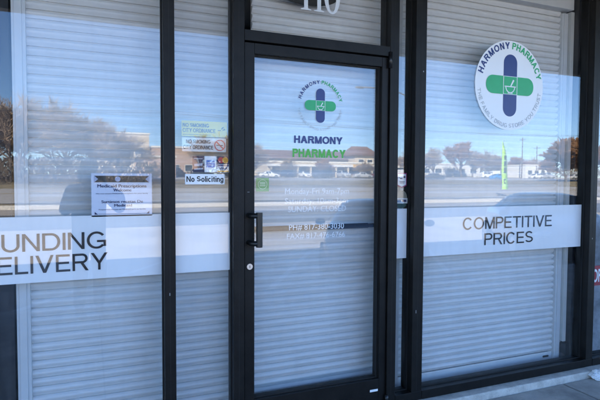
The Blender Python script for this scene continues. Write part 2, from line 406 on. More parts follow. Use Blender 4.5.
b_ = MB(); b_.tube([(.86, .065, 1.167), (1.61, .065, 1.167)], .016, 12); pb = dp(b_, 'push_bar', BRONZE, 0, smooth=True)
for X in (.815, 1.655):
    MB().tube([(X, .034, 1.167), (X, .066, 1.167), (X+(.05 if X < 1 else -.05), .066, 1.167)], .013, 8).build('bracket', BRONZE, pb)
lk = MB(); lk.tube([(.803, -.0445, .975), (.803, -.053, .975)], .0165, 24); lo = dp(lk, 'lock_cylinder', STEEL, 0)
ky = MB(); ky.box(.8015, -.0545, .968, .8045, -.0525, .982); ky.build('keyway', GASKET, lo)
hg = MB(); hg.tube([(1.6825, -.062, 2.13), (1.6825, -.062, 2.225)], .012, 10); dp(hg, 'hinge', BLACK, 0, smooth=True)
hg = MB(); hg.tube([(1.6825, -.062, .07), (1.6825, -.062, .12)], .012, 10); dp(hg, 'hinge', BLACK, 0, smooth=True)

# ------------------------------------------------------------------ roller shutters behind the glass
def shutter(x0, x1, label, zb, slotx, y=.15, rails=(1, 1)):
    r = empty('roller_shutter', label, 'roller shutter', ((x0+x1)/2, y, 0), 0, 'roller shutters behind the glass')
    inv = Matrix.Translation((-(x0+x1)/2, -y, 0))
    P = .0452; prof = []
    z = zb+.0602; k = 0
    rj = random.Random(int(x0*1000))
    while z < 2.78:
        jy, jz = rj.uniform(-.0012, .0012), rj.uniform(.88, 1.15)
        prof += [(y+.014, z), (y+.014, z+.0056*jz)]
        for i in range(9):
            u = i/8; prof.append((y+jy-.0175*math.sin(PI*(.04+.92*u**1.35))**.85+.006, z+.0058*jz+u*(P-.0058*jz-.0002)))
        z += P
    mb = MB(); n = len(prof)
    mb.v = [(x0, a, b) for a, b in prof]+[(x1, a, b) for a, b in prof]+[(x0, y+.022, prof[0][1]), (x1, y+.022, prof[0][1]), (x0, y+.022, prof[-1][1]), (x1, y+.022, prof[-1][1])]
    mb.f = [(i, n+i, n+i+1, i+1) for i in range(n-1)]+[(2*n, 2*n+2, 2*n+3, 2*n+1)]
    o = mb.build('curtain', SHUT, r); o.matrix_parent_inverse = inv
    me = o.data
    bb = MB(); bb.box(x0, y-.008, zb, x1, y+.01, zb+.060); b = bb.build('bottom_bar', SHUT, r, bevel=.003); b.matrix_parent_inverse = inv
    for sx_ in slotx:
        sl_ = MB(); sl_.prism(rrect(sx_, zb+.022, sx_+.062, zb+.037, .0074, 5), y-.0105, y-.0075); sl_.build('slot', GASKET, b)
    for X, on in ((x0, rails[0]), (x1, rails[1])):
        if not on: continue
        ra = MB(); s = -1 if X == x0 else 1
        a_, b_ = sorted((X-s*.004, X+s*.058)); ra.box(a_, y-.028, .052, b_, y+.03, 2.72)
        a_, b_ = sorted((X+s*.012, X+s*.046)); ra.box(a_, y-.034, .052, b_, y-.0285, 2.72)
        o = ra.build('side_rail', RAIL, r, bevel=.002); o.matrix_parent_inverse = inv
    bx = MB(); bx.box(x0-.05, y-.075, 2.735, x1+.06, y+.17, 2.905); o = bx.build('shutter_box', RAIL, r, bevel=.004); o.matrix_parent_inverse = inv
    return r
shutter(-.287, .745, 'pale roller shutter behind the left panes with the notice', .058, (.1,), rails=(1, 1))
shutter(.875, 1.775, 'pale roller shutter closed behind the glass door', .094, (1.136,), rails=(0, 0))
shutter(1.885, 3.320, 'pale roller shutter behind the wide right pane with the round logo', .058, (3.222,), rails=(1, 1))
wp = MB(); wp.box(3.382, .10, .20, 3.414, .16, 2.73); wp.box(3.382, .145, .05, 3.53, .17, .20); wp.box(3.4145, .145, .2001, 3.53, .17, 2.73); wp.build('side_panel', PANEL, bd)

# ------------------------------------------------------------------ vinyl and stickers behind the glass
PY0, PY1, TY0, TY1 = .0075, .0085, .0050, .0056
def sign(name, label, cat, x, z, group=None): return empty(name, label, cat, (x, .008, z), 0, group)
def sp(mb, name, m, root, par=None):
    o = mb.build(name, m, par or root)
    if not par: o.matrix_parent_inverse = Matrix.Translation(-root.location)
    return o
def lines(root, m, bold, *rows, dbl=0):
    for q in rows:
        w_ = text_box(MB(), *q, TY0, TY1, bold)
        if dbl: text_box(w_, q[0], q[1]+dbl, q[2], q[3]+dbl, q[4], TY0-.0001, TY1-.0001, bold)
        sp(w_, 'lettering', m, root)
GB = 'white vinyl bands across the storefront glass'
def band(x0, x1, label): 
    r = sign('vinyl_band', label, 'window sign', (x0+x1)/2, 1.11, GB)
    sp(MB().prism([(x0, .955), (x1, .955), (x1, 1.272), (x0, 1.272)], PY0, PY1), 'strip', WHITEV, r); return r
r = band(-1.52, .340, 'white vinyl band with black lettering ending in UNDING and ELIVERY')
lines(r, INK, 0, ('COMPOUNDING', -.867, 1.107, .070, 1.191), ('DELIVERY', -.489, 1.000, .076, 1.085))
band(.409, .706, 'blank white vinyl band on the narrow pane left of the door')
band(1.752, 1.862, 'short blank white vinyl band on the sliver pane right of the door')
r = band(1.953, 3.431, 'white vinyl band reading COMPETITIVE PRICES')
lines(r, INK, 0, ('COMPETITIVE', 2.310, 1.119, 3.126, 1.201), ('PRICES', 2.497, 1.007, 2.943, 1.089))

def logo(cx, cz, R, root, disc, k=1.0):
    e = R/.306; TY0, TY1, PY0, PY1 = -.0062, -.0056, -.0042, -.0033
    if disc: sp(MB().prism(circle(cx, cz, R, n=72), PY0, PY1), 'disc', WHITEV, root)
    y0, y1 = -.0056, -.0046
    v = MB().prism(rrect(cx-.060*e, cz-.212*e, cx+.060*e, cz+.212*e, .058*e), y0, y1); sp(v, 'upright_bar', NAVY, root)
    hb = MB().prism(rrect(cx-.213*e, cz-.062*e, cx+.213*e, cz+.062*e, .058*e), -.0066, -.0058); sp(hb, 'cross_bar', GREEN, root)
    l = MB(); yy = (-.0074, -.0067)
    for sx_ in (-.061, .061): l.box(cx+sx_*e-.0022*e, yy[0], cz-.062*e, cx+sx_*e+.0022*e, yy[1], cz+.062*e)
    for sz_ in (-.062, .060): l.box(cx-.058*e, yy[0], cz+sz_*e, cx+.058*e, yy[1], cz+sz_*e+.003*e)
    # mortar and pestle
    o_ = circle(cx, cz-.006*e, .044*e, .046*e, 16, PI, 2*PI); i_ = circle(cx, cz-.010*e, .036*e, .036*e, 16, PI, 2*PI)
    for a in range(16): l.prism([o_[a], o_[a+1], i_[a+1], i_[a]], *yy)
    l.box(cx-.050*e, yy[0], cz-.011*e, cx+.050*e, yy[1], cz-.004*e)
    l.box(cx-.022*e, yy[0], cz-.055*e, cx+.022*e, yy[1], cz-.050*e)
    l.prism([(cx+.000*e, cz-.003*e), (cx+.010*e, cz-.003*e), (cx+.036*e, cz+.036*e), (cx+.024*e, cz+.042*e)], *yy)
    sp(l, 'mortar_symbol', FROST, root)
    tr = R*.815 if disc else R*.88
    hh = .045*e
    a = MB(); text_arc(a, 'HARMONY', cx, cz, tr, hh, math.radians(166), math.radians(91), TY0, TY1, .014); sp(a, 'lettering', NAVY, root)
    a = MB(); text_arc(a, 'PHARMACY', cx, cz, tr, hh, math.radians(88), math.radians(12), TY0, TY1, .014); sp(a, 'lettering', GREEN, root)
    a = MB(); text_arc(a, 'THE FAMILY DRUG STORE YOU TRUST', cx, cz, tr+hh*.9, hh*.62, math.radians(187), math.radians(353), TY0, TY1, 0, True); sp(a, 'lettering', GREYINK, root)
r = sign('round_logo', 'large round white pharmacy logo sign with blue and green cross', 'window sign', 2.685, 2.110); logo(2.686, 2.108, .306, r, True)
r = sign('door_logo', 'small blue and green pharmacy cross logo on the door glass', 'window sign', 1.245, 1.885); logo(1.2455, 1.885, .143, r, False)

r = sign('door_lettering', 'shop name lettering in blue and green on the door glass', 'window sign', 1.24, 1.64)
sp(text_box(MB(), 'HARMONY', 1.081, 1.664, 1.393, 1.707, -.0042, -.0035, .02), 'lettering', NAVY, r)
sp(text_box(MB(), 'PHARMACY', 1.072, 1.583, 1.414, 1.632, -.0042, -.0035, .02), 'lettering', LIME, r)
r = sign('hours_lettering', 'white opening hours and phone numbers on the door glass', 'window sign', 1.24, 1.25)
lines(r, FROST, 0, ('Monday-Fri 9am-7pm', 1.030, 1.370, 1.444, 1.403), ('Saturday: 10am-3pm', 1.030, 1.314, 1.438, 1.347), ('SUNDAY: CLOSED', 1.049, 1.266, 1.424, 1.300), ('PH# 817-380-3030', 1.056, 1.161, 1.411, 1.194), ('FAX# 817-476-6766', 1.043, 1.110, 1.419, 1.142))

# serif street number on the transom, drawn as polygons
r = sign('street_number', 'white serif number 110 on the transom glass above the door', 'number', 1.25, 2.5)
m_ = MB()
def one(x, z, h):
    w_ = h*.30
    m_.prism([(x+w_*.30, z+h*.05), (x+w_*.70, z+h*.05), (x+w_*.70, z+h), (x+w_*.52, z+h), (x+w_*.02, z+h*.86), (x+w_*.02, z+h*.83), (x+w_*.30, z+h*.86)], TY0, TY1)
    m_.prism([(x-w_*.05, z), (x+w_*1.05, z), (x+w_*1.05, z+h*.025), (x+w_*.70, z+h*.0499), (x+w_*.30, z+h*.0499), (x-w_*.05, z+h*.025)], TY0, TY1)
one(1.125, 2.428, .20); one(1.208, 2.428, .20)
o_ = circle(1.322, 2.526, .052, .102, 36); i_ = circle(1.322, 2.526, .026, .092, 36)
for a in range(36): m_.prism([o_[a], o_[(a+1) % 36], i_[(a+1) % 36], i_[a]], TY0, TY1)
sp(m_, 'digits', FROST, r)
r = sign('dark_oval', 'dark oval board behind the transom glass', 'shape', 1.19, 2.55)
sp(MB().prism(circle(1.185, 2.56, .215, .088, 40), .05, .06), 'shape', mat('dark_oval_fill', (.012, .010, .009), .7), r)  # near-black flat oval behind the digits, of unknown kind

# notice
NAVYP = mat('notice_ink', (.02, .025, .09), .6)
PAPER = mat('white_paper', (.72, .74, .84), .7, 0, .02, 6)
r = sign('paper_notice', 'printed paper notice headed Medicaid Prescriptions Welcome on the left pane', 'notice', .15, 1.373)
sp(MB().box(.004, PY0, 1.265, .294, PY1, 1.482), 'sheet', PAPER, r)
hb = MB().box(.018, .0062, 1.437, .280, .0068, 1.470); ho = sp(hb, 'header_picture', mat('header_print', (.03, .028, .035), .6, 0, .6, 30, col2=(.07, .058, .045)), r)
PALE = mat('pale_print', (.45, .48, .62), .6)
for q in ([(.018, 1.437), (.036, 1.4535), (.018, 1.470)], [(.280, 1.437), (.280, 1.470), (.262, 1.4535)], circle(.128, 1.4535, .013, n=24)):
    sp(MB().prism(q, .0052, .0058), 'emblem', PALE, r)
for a in (((.018, 1.276), (.034, 1.276), (.018, 1.290)), ((.280, 1.276), (.280, 1.290), (.264, 1.276))):
    sp(MB().prism(list(a), .0058, .0066), 'corner_mark', NAVYP, r)
lines(r, NAVYP, 0, ('Medicaid Prescriptions', .032, 1.411, .266, 1.427), ('Welcome', .106, 1.391, .192, 1.406), ('Surtimos recetas De', .050, 1.333, .248, 1.347), ('Medicaid', .110, 1.314, .194, 1.328), dbl=.0011)
lines(r, NAVYP, 0, ('We now accept Medicaid prescriptions for your family', .024, 1.378, .274, 1.3835), ('Aceptamos recetas de Medicaid para su familia', .036, 1.298, .262, 1.3035))
sp(MB().box(.036, TY0, 1.2775, .262, TY1, 1.2790), 'rule_line', NAVYP, r)

# no smoking stickers
RED = mat('red_print', (.55, .02, .04), .5)
r = sign('no_smoking_sticker', 'yellow NO SMOKING CITY ORDINANCE sticker, uppermost on the narrow pane', 'sticker', .57, 1.72)
sp(MB().box(.447, PY0, 1.683, .691, PY1, 1.764), 'sticker', mat('yellow_sticker', (.66, .54, .09), .5), r)
m_ = MB(); text_box(m_, 'NO SMOKING', .453, 1.731, .592, 1.751, TY0, TY1, .012); text_box(m_, 'CITY ORDINANCE', .453, 1.703, .627, 1.724, TY0, TY1, .012)
m_.box(.640, TY0, 1.716, .658, TY1, 1.720); m_.prism([(.658, 1.724), (.664, 1.724), (.676, 1.738), (.664, 1.736)], TY0, TY1); m_.prism([(.664, 1.716), (.682, 1.722), (.676, 1.730)], TY0, TY1)
m_.box(.453, TY0, 1.690, .60, TY1, 1.6925)
sp(m_, 'lettering', INK, r)
r = sign('no_smoking_sticker', 'white NO SMOKING CITY ORDINANCE sticker with red prohibition circle', 'sticker', .57, 1.64)
sp(MB().box(.449, PY0, 1.602, .686, PY1, 1.675), 'sticker', mat('pale_sticker', (.72, .71, .68), .5), r)
m_ = MB(); text_box(m_, 'NO SMOKING', .470, 1.645, .600, 1.665, TY0, TY1, .012); text_box(m_, 'CITY ORDINANCE', .455, 1.614, .614, 1.635, TY0, TY1, .012)
m_.box(.632, TY0, 1.636, .668, TY1, 1.640)
sp(m_, 'lettering', INK, r)
m_ = MB(); o_ = circle(.651, 1.638, .030, n=32); i_ = circle(.651, 1.638, .0255, n=32)
for a in range(32): m_.prism([o_[a], o_[(a+1) % 32], i_[(a+1) % 32], i_[a]], .0036, .0042)
m_.prism([(.631, 1.654), (.635, 1.658), (.671, 1.622), (.667, 1.618)], .0036, .0042)
sp(m_, 'prohibition_circle', RED, r)
# payment stickers
r = sign('card_sticker', 'dark navy payment card sticker above the No Soliciting sign', 'sticker', .53, 1.535, 'payment card stickers')
sp(MB().box(.503, PY0, 1.492, .566, PY1, 1.579), 'sticker', mat('dark_navy_print', (.012, .014, .06), .5), r)
m_ = MB(); m_.prism([(.512, 1.523), (.555, 1.527), (.557, 1.540), (.512, 1.536)], TY0, TY1); m_.prism([(.512, 1.503), (.556, 1.507), (.556, 1.515), (.512, 1.511)], TY0, TY1); m_.box(.510, TY0, 1.562, .558, TY1, 1.566)
sp(m_, 'print', mat('grey_print', (.45, .45, .52), .5), r)
r = sign('card_sticker', 'white payment card sticker with a blue square in its middle', 'sticker', .60, 1.535, 'payment card stickers')
sp(MB().box(.568, PY0, 1.492, .633, PY1, 1.579), 'sticker', WHITEV, r)
sp(MB().box(.578, .0062, 1.518, .623, .0068, 1.557), 'print', mat('card_blue', (.02, .16, .55), .5), r)
m_ = MB(); text_box(m_, 'AMERICAN', .581, 1.540, .620, 1.548, TY0, TY1); text_box(m_, 'EXPRESS', .583, 1.527, .618, 1.535, TY0, TY1); sp(m_, 'lettering', WHITEV, r)
r = sign('card_sticker', 'payment card sticker with red and yellow discs over a blue and white strip', 'sticker', .67, 1.535, 'payment card stickers')
sp(MB().box(.636, PY0, 1.537, .703, PY1, 1.579), 'sticker', MATS['dark_navy_print'], r)
sp(MB().prism(circle(.658, 1.558, .0165, n=24), .0062, .0068), 'red_disc', mat('card_red', (.60, .02, .02), .5), r)
sp(MB().prism(circle(.681, 1.558, .0165, n=24), .0052, .0058), 'yellow_disc', mat('card_yellow', (.80, .38, .02), .5), r)
sp(MB().box(.636, PY0, 1.492, .703, PY1, 1.536), 'lower_sticker', WHITEV, r)
sp(MB().box(.638, .0062, 1.524, .701, .0068, 1.534), 'blue_stripe', NAVY, r); sp(MB().box(.638, .0062, 1.494, .701, .0068, 1.502), 'gold_stripe', MATS['card_yellow'], r)
sp(text_box(MB(), 'VISA', .645, 1.506, .694, 1.520, TY0, TY1, .02), 'lettering', NAVY, r)
r = sign('no_soliciting_sign', 'white No Soliciting sign in bold black letters', 'sticker', .567, 1.454)
sp(MB().box(.462, -.0042, 1.427, .675, -.0034, 1.482), 'panel', WHITEV, r)
sp(text_box(MB(), 'No Soliciting', .469, 1.440, .668, 1.470, -.0055, -.0048, .012), 'lettering', INK, r)
# green sticker on the door
r = sign('green_sticker', 'small square green sticker with pale ring in the door glass corner', 'sticker', .895, 1.424)
sp(MB().box(.857, PY0, 1.387, .933, PY1, 1.463), 'sticker', mat('sticker_green', (.02, .36, .10), .5), r)
m_ = MB(); o_ = circle(.895, 1.426, .028, n=32); i_ = circle(.895, 1.426, .024, n=32)
for a in range(32): m_.prism([o_[a], o_[(a+1) % 32], i_[(a+1) % 32], i_[a]], TY0, TY1)
for zz in (1.416, 1.426, 1.434): m_.box(.878, TY0, zz, .912, TY1, zz+.006)
sp(m_, 'ring', mat('pale_green_print', (.35, .62, .42), .5), r)
# stickers on the sliver pane
r = sign('shield_sticker', 'white shield sticker edged in magenta on the sliver pane', 'sticker', 1.82, 1.45)
sh = lambda k: [(1.821+(x-1.821)*k, 1.452+(z-1.452)*k) for x, z in ((1.785, 1.418), (1.821, 1.403), (1.857, 1.418), (1.857, 1.498), (1.785, 1.498))]
sp(MB().prism(sh(1), PY0, PY1), 'edge', mat('magenta_print', (.35, .03, .16), .5), r); sp(MB().prism(sh(.84), .0062, .0070), 'face', WHITEV, r)
m_ = MB(); m_.prism([(1.795, 1.476), (1.806, 1.467), (1.822, 1.466), (1.828, 1.460), (1.812, 1.458), (1.800, 1.468)], TY0, TY1); m_.box(1.802, TY0, 1.440, 1.842, TY1, 1.444); m_.box(1.806, TY0, 1.432, 1.838, TY1, 1.435); m_.box(1.832, TY0, 1.466, 1.846, TY1, 1.480)
sp(m_, 'print', NAVYP, r)
r = sign('pane_sticker', 'tan arch over a pale and dark green sticker above the sliver band', 'sticker', 1.82, 1.33)
sp(MB().prism(circle(1.822, 1.340, .040, .048, 24, 0, PI), PY0, PY1), 'tan_arch', mat('tan_fill', (.24, .22, .16), .5), r)  # tan half oval above the pale strip
sp(MB().box(1.776, PY0, 1.305, 1.866, PY1, 1.339), 'pale_strip', mat('pale_sticker', (.72, .71, .68), .5), r)
m_ = MB(); m_.box(1.786, TY0, 1.314, 1.816, TY1, 1.329); m_.box(1.826, TY0, 1.314, 1.856, TY1, 1.329); sp(m_, 'print', NAVYP, r)
sp(MB().prism(circle(1.822, 1.304, .036, .030, 24, PI, 2*PI), PY0, PY1), 'green_base', mat('dark_green_print', (.01, .06, .045), .5), r)
# label on the bottom rail
r = empty('rail_label', 'tiny white label stuck on the door bottom rail', 'label', (1.6, -.046, .15))
o = MB().box(1.574, -.0465, .146, 1.630, -.0455, .160).build('label_strip', WHITEV, r); o.matrix_parent_inverse = Matrix.Translation(-r.location)
# neighbour's window
r = empty('painted_reflection', 'pale mottled film painted as the reflection in the next shop window at the right edge', 'window film', (4.4, .03, 1))
o = MB().box(3.52, .025, .12, 6.2, .03, 2.9).build('backing', mat('mottled_reflection', (.20, .215, .235), .6, 0, .45, 14, det=6), r); o.matrix_parent_inverse = Matrix.Translation(-r.location)  # grey mottling painted in place of reflected trees and sky
r = sign('open_sign', 'red sign with white letters in the next shop window', 'sign', 3.75, .716)
sp(MB().box(3.520, .0085, .640, 3.80, .0095, .795), 'panel', mat('sign_red', (.36, .015, .025), .5), r)
sp(text_box(MB(), 'OPEN', 3.572, .668, 3.775, .768, TY0, TY1, .012), 'lettering', WHITEV, r)

# crumpled bag on the walk
bm = bmesh.new(); bmesh.ops.create_icosphere(bm, subdivisions=4, radius=1)
from mathutils import noise as NZ
for v in bm.verts:
    n = NZ.noise(v.co*1.7+Vector((3, 1, 7)))*.35+abs(NZ.noise(v.co*4.3))*.28
    v.co *= (.75+n); v.co.x *= .085; v.co.y *= .07; v.co.z *= .055
    v.co.z = max(v.co.z, -.025)
me = bpy.data.meshes.new('plastic_bag'); bm.to_mesh(me); bm.free(); me.materials.append(mat('white_plastic', (.82, .84, .87), .45))
o = bpy.data.objects.new('plastic_bag', me); C.objects.link(o); o.location = (3.445, -.175, .0245)
tag(o, 'crumpled white plastic bag on the sidewalk by the right frame', 'bag')

# ------------------------------------------------------------------ cars
CGLASS = mat('car_glass', (.012, .016, .02), .04, spec=.8)
TYRE = mat('tyre_rubber', (.012, .012, .012), .85); RIMM = mat('alloy_rim', (.45, .45, .46), .3, .8)
LAMP = mat('headlamp_glass', (.7, .72, .75), .1, spec=.8); TAIL = mat('tail_lamp', (.30, .008, .008), .2)
TRIM = mat('black_trim', (.012, .012, .013), .5); PLATE = mat('plate_white', (.6, .6, .6), .5)
PROFILES = {   # stations along the length: x, belt z, roof z, half width, roof half width
 'sedan': [(-2.28,.62,.63,.60,.55),(-2.22,.84,.86,.74,.66),(-1.75,.98,1.02,.86,.70),(-1.45,1.00,1.06,.89,.66),(-.85,.99,1.36,.90,.58),(-.2,.97,1.43,.91,.60),(.35,.95,1.40,.91,.60),(1.05,.93,.99,.90,.72),(1.75,.82,.86,.86,.66),(2.15,.70,.73,.76,.58),(2.28,.52,.54,.62,.5)],
 'suv': [(-2.25,.85,.88,.74,.66),(-2.2,1.10,1.50,.84,.62),(-1.9,1.13,1.66,.92,.66),(-.9,1.12,1.72,.94,.68),(.25,1.10,1.68,.94,.67),(.85,1.08,1.20,.93,.76),(1.7,1.00,1.06,.90,.72),(2.15,.86,.90,.82,.64),(2.25,.62,.64,.70,.56)],
 'van': [(-2.5,1.0,1.04,.82,.76),(-2.47,1.22,2.0,.92,.80),(-1.6,1.22,2.08,.97,.84),(.6,1.20,2.08,.97,.84),(1.25,1.16,1.75,.96,.78),(1.75,1.08,1.16,.94,.78),(2.3,.92,.96,.86,.7),(2.45,.6,.62,.74,.6)]}
def car_mesh(kind):
    st = PROFILES[kind]; out = []
    # resample for smooth curves
    n = len(st); ss = []
    for i in range(n-1):
        for k in range(3):
            u = k/3; ss.append(tuple(a+(b-a)*u for a, b in zip(st[i], st[i+1])))
    ss.append(st[-1])
    return ss
CARS = {}
def make_car(kind, paint, label, group=None):
    key = (kind, paint.name)
    if key in CARS:
        o = copy_tree(CARS[key]); tag(o, label, 'car', group); return o
    r = empty('van' if kind == 'van' else 'car', label, 'car', (0, 0, 0), 0, group)
    ss = car_mesh(kind); mb = MB(); secs = []
    for x, b, rf_, w_, wr in ss:
        half = [(0, .20), (w_*.86, .20), (w_*.98, .34), (w_, .55 if b > .6 else b*.8), (w_*.985, b), (wr*1.0, rf_-.045 if rf_-b > .1 else rf_-.01), (wr*.82, rf_), (0, rf_+.012)]
        half = [(y, max(.2, z)) for y, z in half]
        secs.append([(x, y, z) for y, z in half]+[(x, -y, z) for y, z in reversed(half[1:-1])])
    m = len(secs[0])
    for s_ in secs: mb.v += s_
    for i in range(len(secs)-1):
        for k in range(m):
            j = (k+1) % m; mb.f.append((i*m+k, i*m+j, (i+1)*m+j, (i+1)*m+k))
    mb.f.append(tuple(range(m))[::-1]); mb.f.append(tuple((len(secs)-1)*m+k for k in range(m)))
    bo = mb.build('body', paint, r, True)
    bo.modifiers.new('sub', 'SUBSURF').levels = 1; bo.modifiers['sub'].render_levels = 1
    # glass panels from the greenhouse surface, pushed a little proud
    def pan(a, b, c, d, name, off, shrink=.06):
        P_ = [Vector(q) for q in (a, b, c, d)]; ce = sum(P_, Vector())/4
        P_ = [p+(ce-p)*shrink+Vector(off) for p in P_]
        g_ = MB(); o2 = [p-Vector(off)*1.6 for p in P_]
        g_.v = [tuple(p) for p in P_+o2]; g_.f = [(0,1,2,3),(7,6,5,4),(0,4,5,1),(1,5,6,2),(2,6,7,3),(3,7,4,0)]
        return g_.build(name, CGLASS, r)
    def at(x):
        for a, b in zip(ss, ss[1:]):
            if a[0] <= x <= b[0]:
                u = (x-a[0])/(b[0]-a[0]); return tuple(p+(q-p)*u for p, q in zip(a, b))
    gx = {'sedan': ((-1.42, -.88), (.42, 1.02), (-.82, -.18, .36)), 'suv': ((-2.215, -2.05), (.3, .82), (-1.85, -.9, .24)), 'van': ((-2.485, -2.40), (.75, 1.7), (.0, .55, 1.0))}[kind]
    for sgn in (1, -1):
        xs = gx[2]
        for x0, x1 in zip(xs, xs[1:]):
            A, B = at(x0), at(x1); A2, B2 = at(x0+.04), at(x1-.04)
            pan((x0+.04, sgn*A[3]*.985, A[1]+.03), (x1-.04, sgn*B[3]*.985, B[1]+.03), (x1-.06, sgn*(B2[4]+.03), B2[2]-.09), (x0+.06, sgn*(A2[4]+.03), A2[2]-.09), 'side_window', (0, sgn*.014, .004), .03)
    A, B = at(gx[1][0]), at(gx[1][1])
    pan((gx[1][1], -B[4]*.95, B[2]), (gx[1][1], B[4]*.95, B[2]), (gx[1][0], A[4]*.88, A[2]), (gx[1][0], -A[4]*.88, A[2]), 'windshield', (.014, 0, .022), .03)
    A, B = at(gx[0][0]), at(gx[0][1])
    pan((gx[0][0], A[4]*.95, A[2]+.0), (gx[0][0], -A[4]*.95, A[2]), (gx[0][1], -B[4]*.88, B[2]-.02), (gx[0][1], B[4]*.88, B[2]-.02), 'rear_window', (-.016, 0, .02), .06)
    fx, bx_ = ss[-1][0], ss[0][0]; w2 = ss[-1][3]
    for sgn in (1, -1):
        MB().add(*ell(.10, .17, .075)).build('headlight', LAMP, r, True).location = (fx-.14, sgn*.60, .66 if kind == 'sedan' else .80)
        MB().add(*ell(.07, .13, .08)).build('tail_light', TAIL, r, True).location = (bx_+.06, sgn*.60, .80 if kind == 'sedan' else 1.02)
        mi = MB().add(*ell(.05, .10, .07)).build('side_mirror', paint, r, True); A = at(gx[1][1]-.12); mi.location = (gx[1][1]-.14, sgn*(A[3]+.10), A[1]+.07)
        for X in (-1.38, 1.38):
            wh = MB(); wh.tube([(X, sgn*.70, .325), (X, sgn*.93, .325)], .325, 22); wo_ = wh.build('wheel', TYRE, r)
            rm = MB(); rm.tube([(X, sgn*.925, .325), (X, sgn*.938, .325)], .21, 18); rm.build('rim', RIMM, wo_)
    MB().box(fx-.10, -.42, .36, fx+.012, .42, .50).build('grille', TRIM, r, bevel=.01)
    MB().box(bx_-.012, -.16, .58, bx_+.04, .16, .68).build('number_plate', PLATE, r)
    CARS[key] = r; return r
def ell(a, b, c, n=10, m=6):
    vs = [(0, 0, -c)]; fs = []
    for j in range(1, m):
        t = -PI/2+PI*j/m
        for i in range(n): vs.append((a*math.cos(t)*math.cos(2*PI*i/n), b*math.cos(t)*math.sin(2*PI*i/n), c*math.sin(t)))
    vs.append((0, 0, c)); L = len(vs)-1
    for i in range(n):
        k = (i+1) % n; fs.append((0, 1+k, 1+i)); fs.append((L, 1+(m-2)*n+i, 1+(m-2)*n+k))
        for j in range(m-2): fs.append((1+j*n+i, 1+j*n+k, 1+(j+1)*n+k, 1+(j+1)*n+i))
    return vs, fs
def paint(name, c): return mat('car_paint_'+name, c, .25, 0, spec=.6, coat=.6)
PB, PG, PW, PS, PR, PT, PK = paint('navy', (.012, .022, .06)), paint('grey', (.07, .08, .095)), paint('white', (.7, .7, .7)), paint('silver', (.38, .39, .40)), paint('red', (.22, .02, .015)), paint('blue', (.03, .22, .52)), paint('black', (.01, .01, .012))
def put(o, x, d, rz): o.location = (x, -d, zg(d)); o.rotation_euler = (0, 0, rz); return o
an = math.radians(-59)
put(make_car('sedan', PB, 'dark navy sedan parked nose in right before the shop door, seen in the door glass'), 5.3, 6.15, an+PI).scale = (1, 1, .93)
put(make_car('sedan', PK, 'black sedan parked further right, its roof reflected above the COMPETITIVE band'), 9.75, 6.0, an+PI).scale = (1.0, 1.08, 1.0)
GF = 'cars in the lot across the road'
put(make_car('sedan', PT, 'bright blue sedan driving along the far service road'), 90.3, 91, 0)
put(make_car('sedan', PG, 'dark grey sedan on the far service road behind the blue one'), 71.5, 90.5, 0)
for kind, p_, x, d, rz, lab in (
 ('suv', PW, 103, 108, .2, 'white utility vehicle parked left of the white far building'), ('van', PW, 107.5, 109, 0, 'white van parked across the road near the far row of trees'),
 ('sedan', PW, 116.5, 104, PI, 'white sedan alone in front of the small white building'), ('suv', PS, 121, 104, PI/2, 'silver utility vehicle right of the small white building'),
 ('sedan', PS, 127, 100, 0, 'silver sedan parked beside the rounded brown tree'), ('van', PS, 134, 104, 0, 'silver van at the far right across the road'),
 ('sedan', PG, 37, 104, PI/2, 'grey sedan leftmost before the far arcade'), ('suv', PB, 41, 104, PI/2, 'navy utility vehicle parked before the far arcade'), ('sedan', PW, 45.5, 104, PI/2, 'white sedan parked before the far arcade between navy vehicle and blue car'),
 ('sedan', PT, 50, 104, PI/2, 'blue sedan parked before the far arcade'), ('suv', PS, 55.5, 104, PI/2, 'silver utility vehicle parked before the far arcade'), ('sedan', PB, 60, 104, PI/2, 'navy sedan parked before the far arcade below the brown roof'),
 ('sedan', PR, 65, 104, PI/2, 'red sedan parked before the far arcade'), ('suv', PK, 69.5, 104, PI/2, 'black utility vehicle rightmost before the far arcade'),
 ('sedan', PW, 35, 99, .1, 'white sedan in the nearer row before the arcade left end'), ('suv', PG, 47.5, 99, 3.0, 'grey utility vehicle in the nearer row before the arcade'), ('sedan', PS, 58, 99.5, .05, 'silver sedan in the nearer row before the arcade'), ('van', PW, 66.5, 99, 3.1, 'white van in the nearer row under the steep brown roof'),
 ('suv', PK, 20.5, 97, 0, 'black utility vehicle parked by the rail fence across the road'), ('sedan', PK, 26.5, 97, .1, 'black sedan parked by the rail fence across the road')):
    put(make_car(kind, p_, lab, GF), x, d, rz)

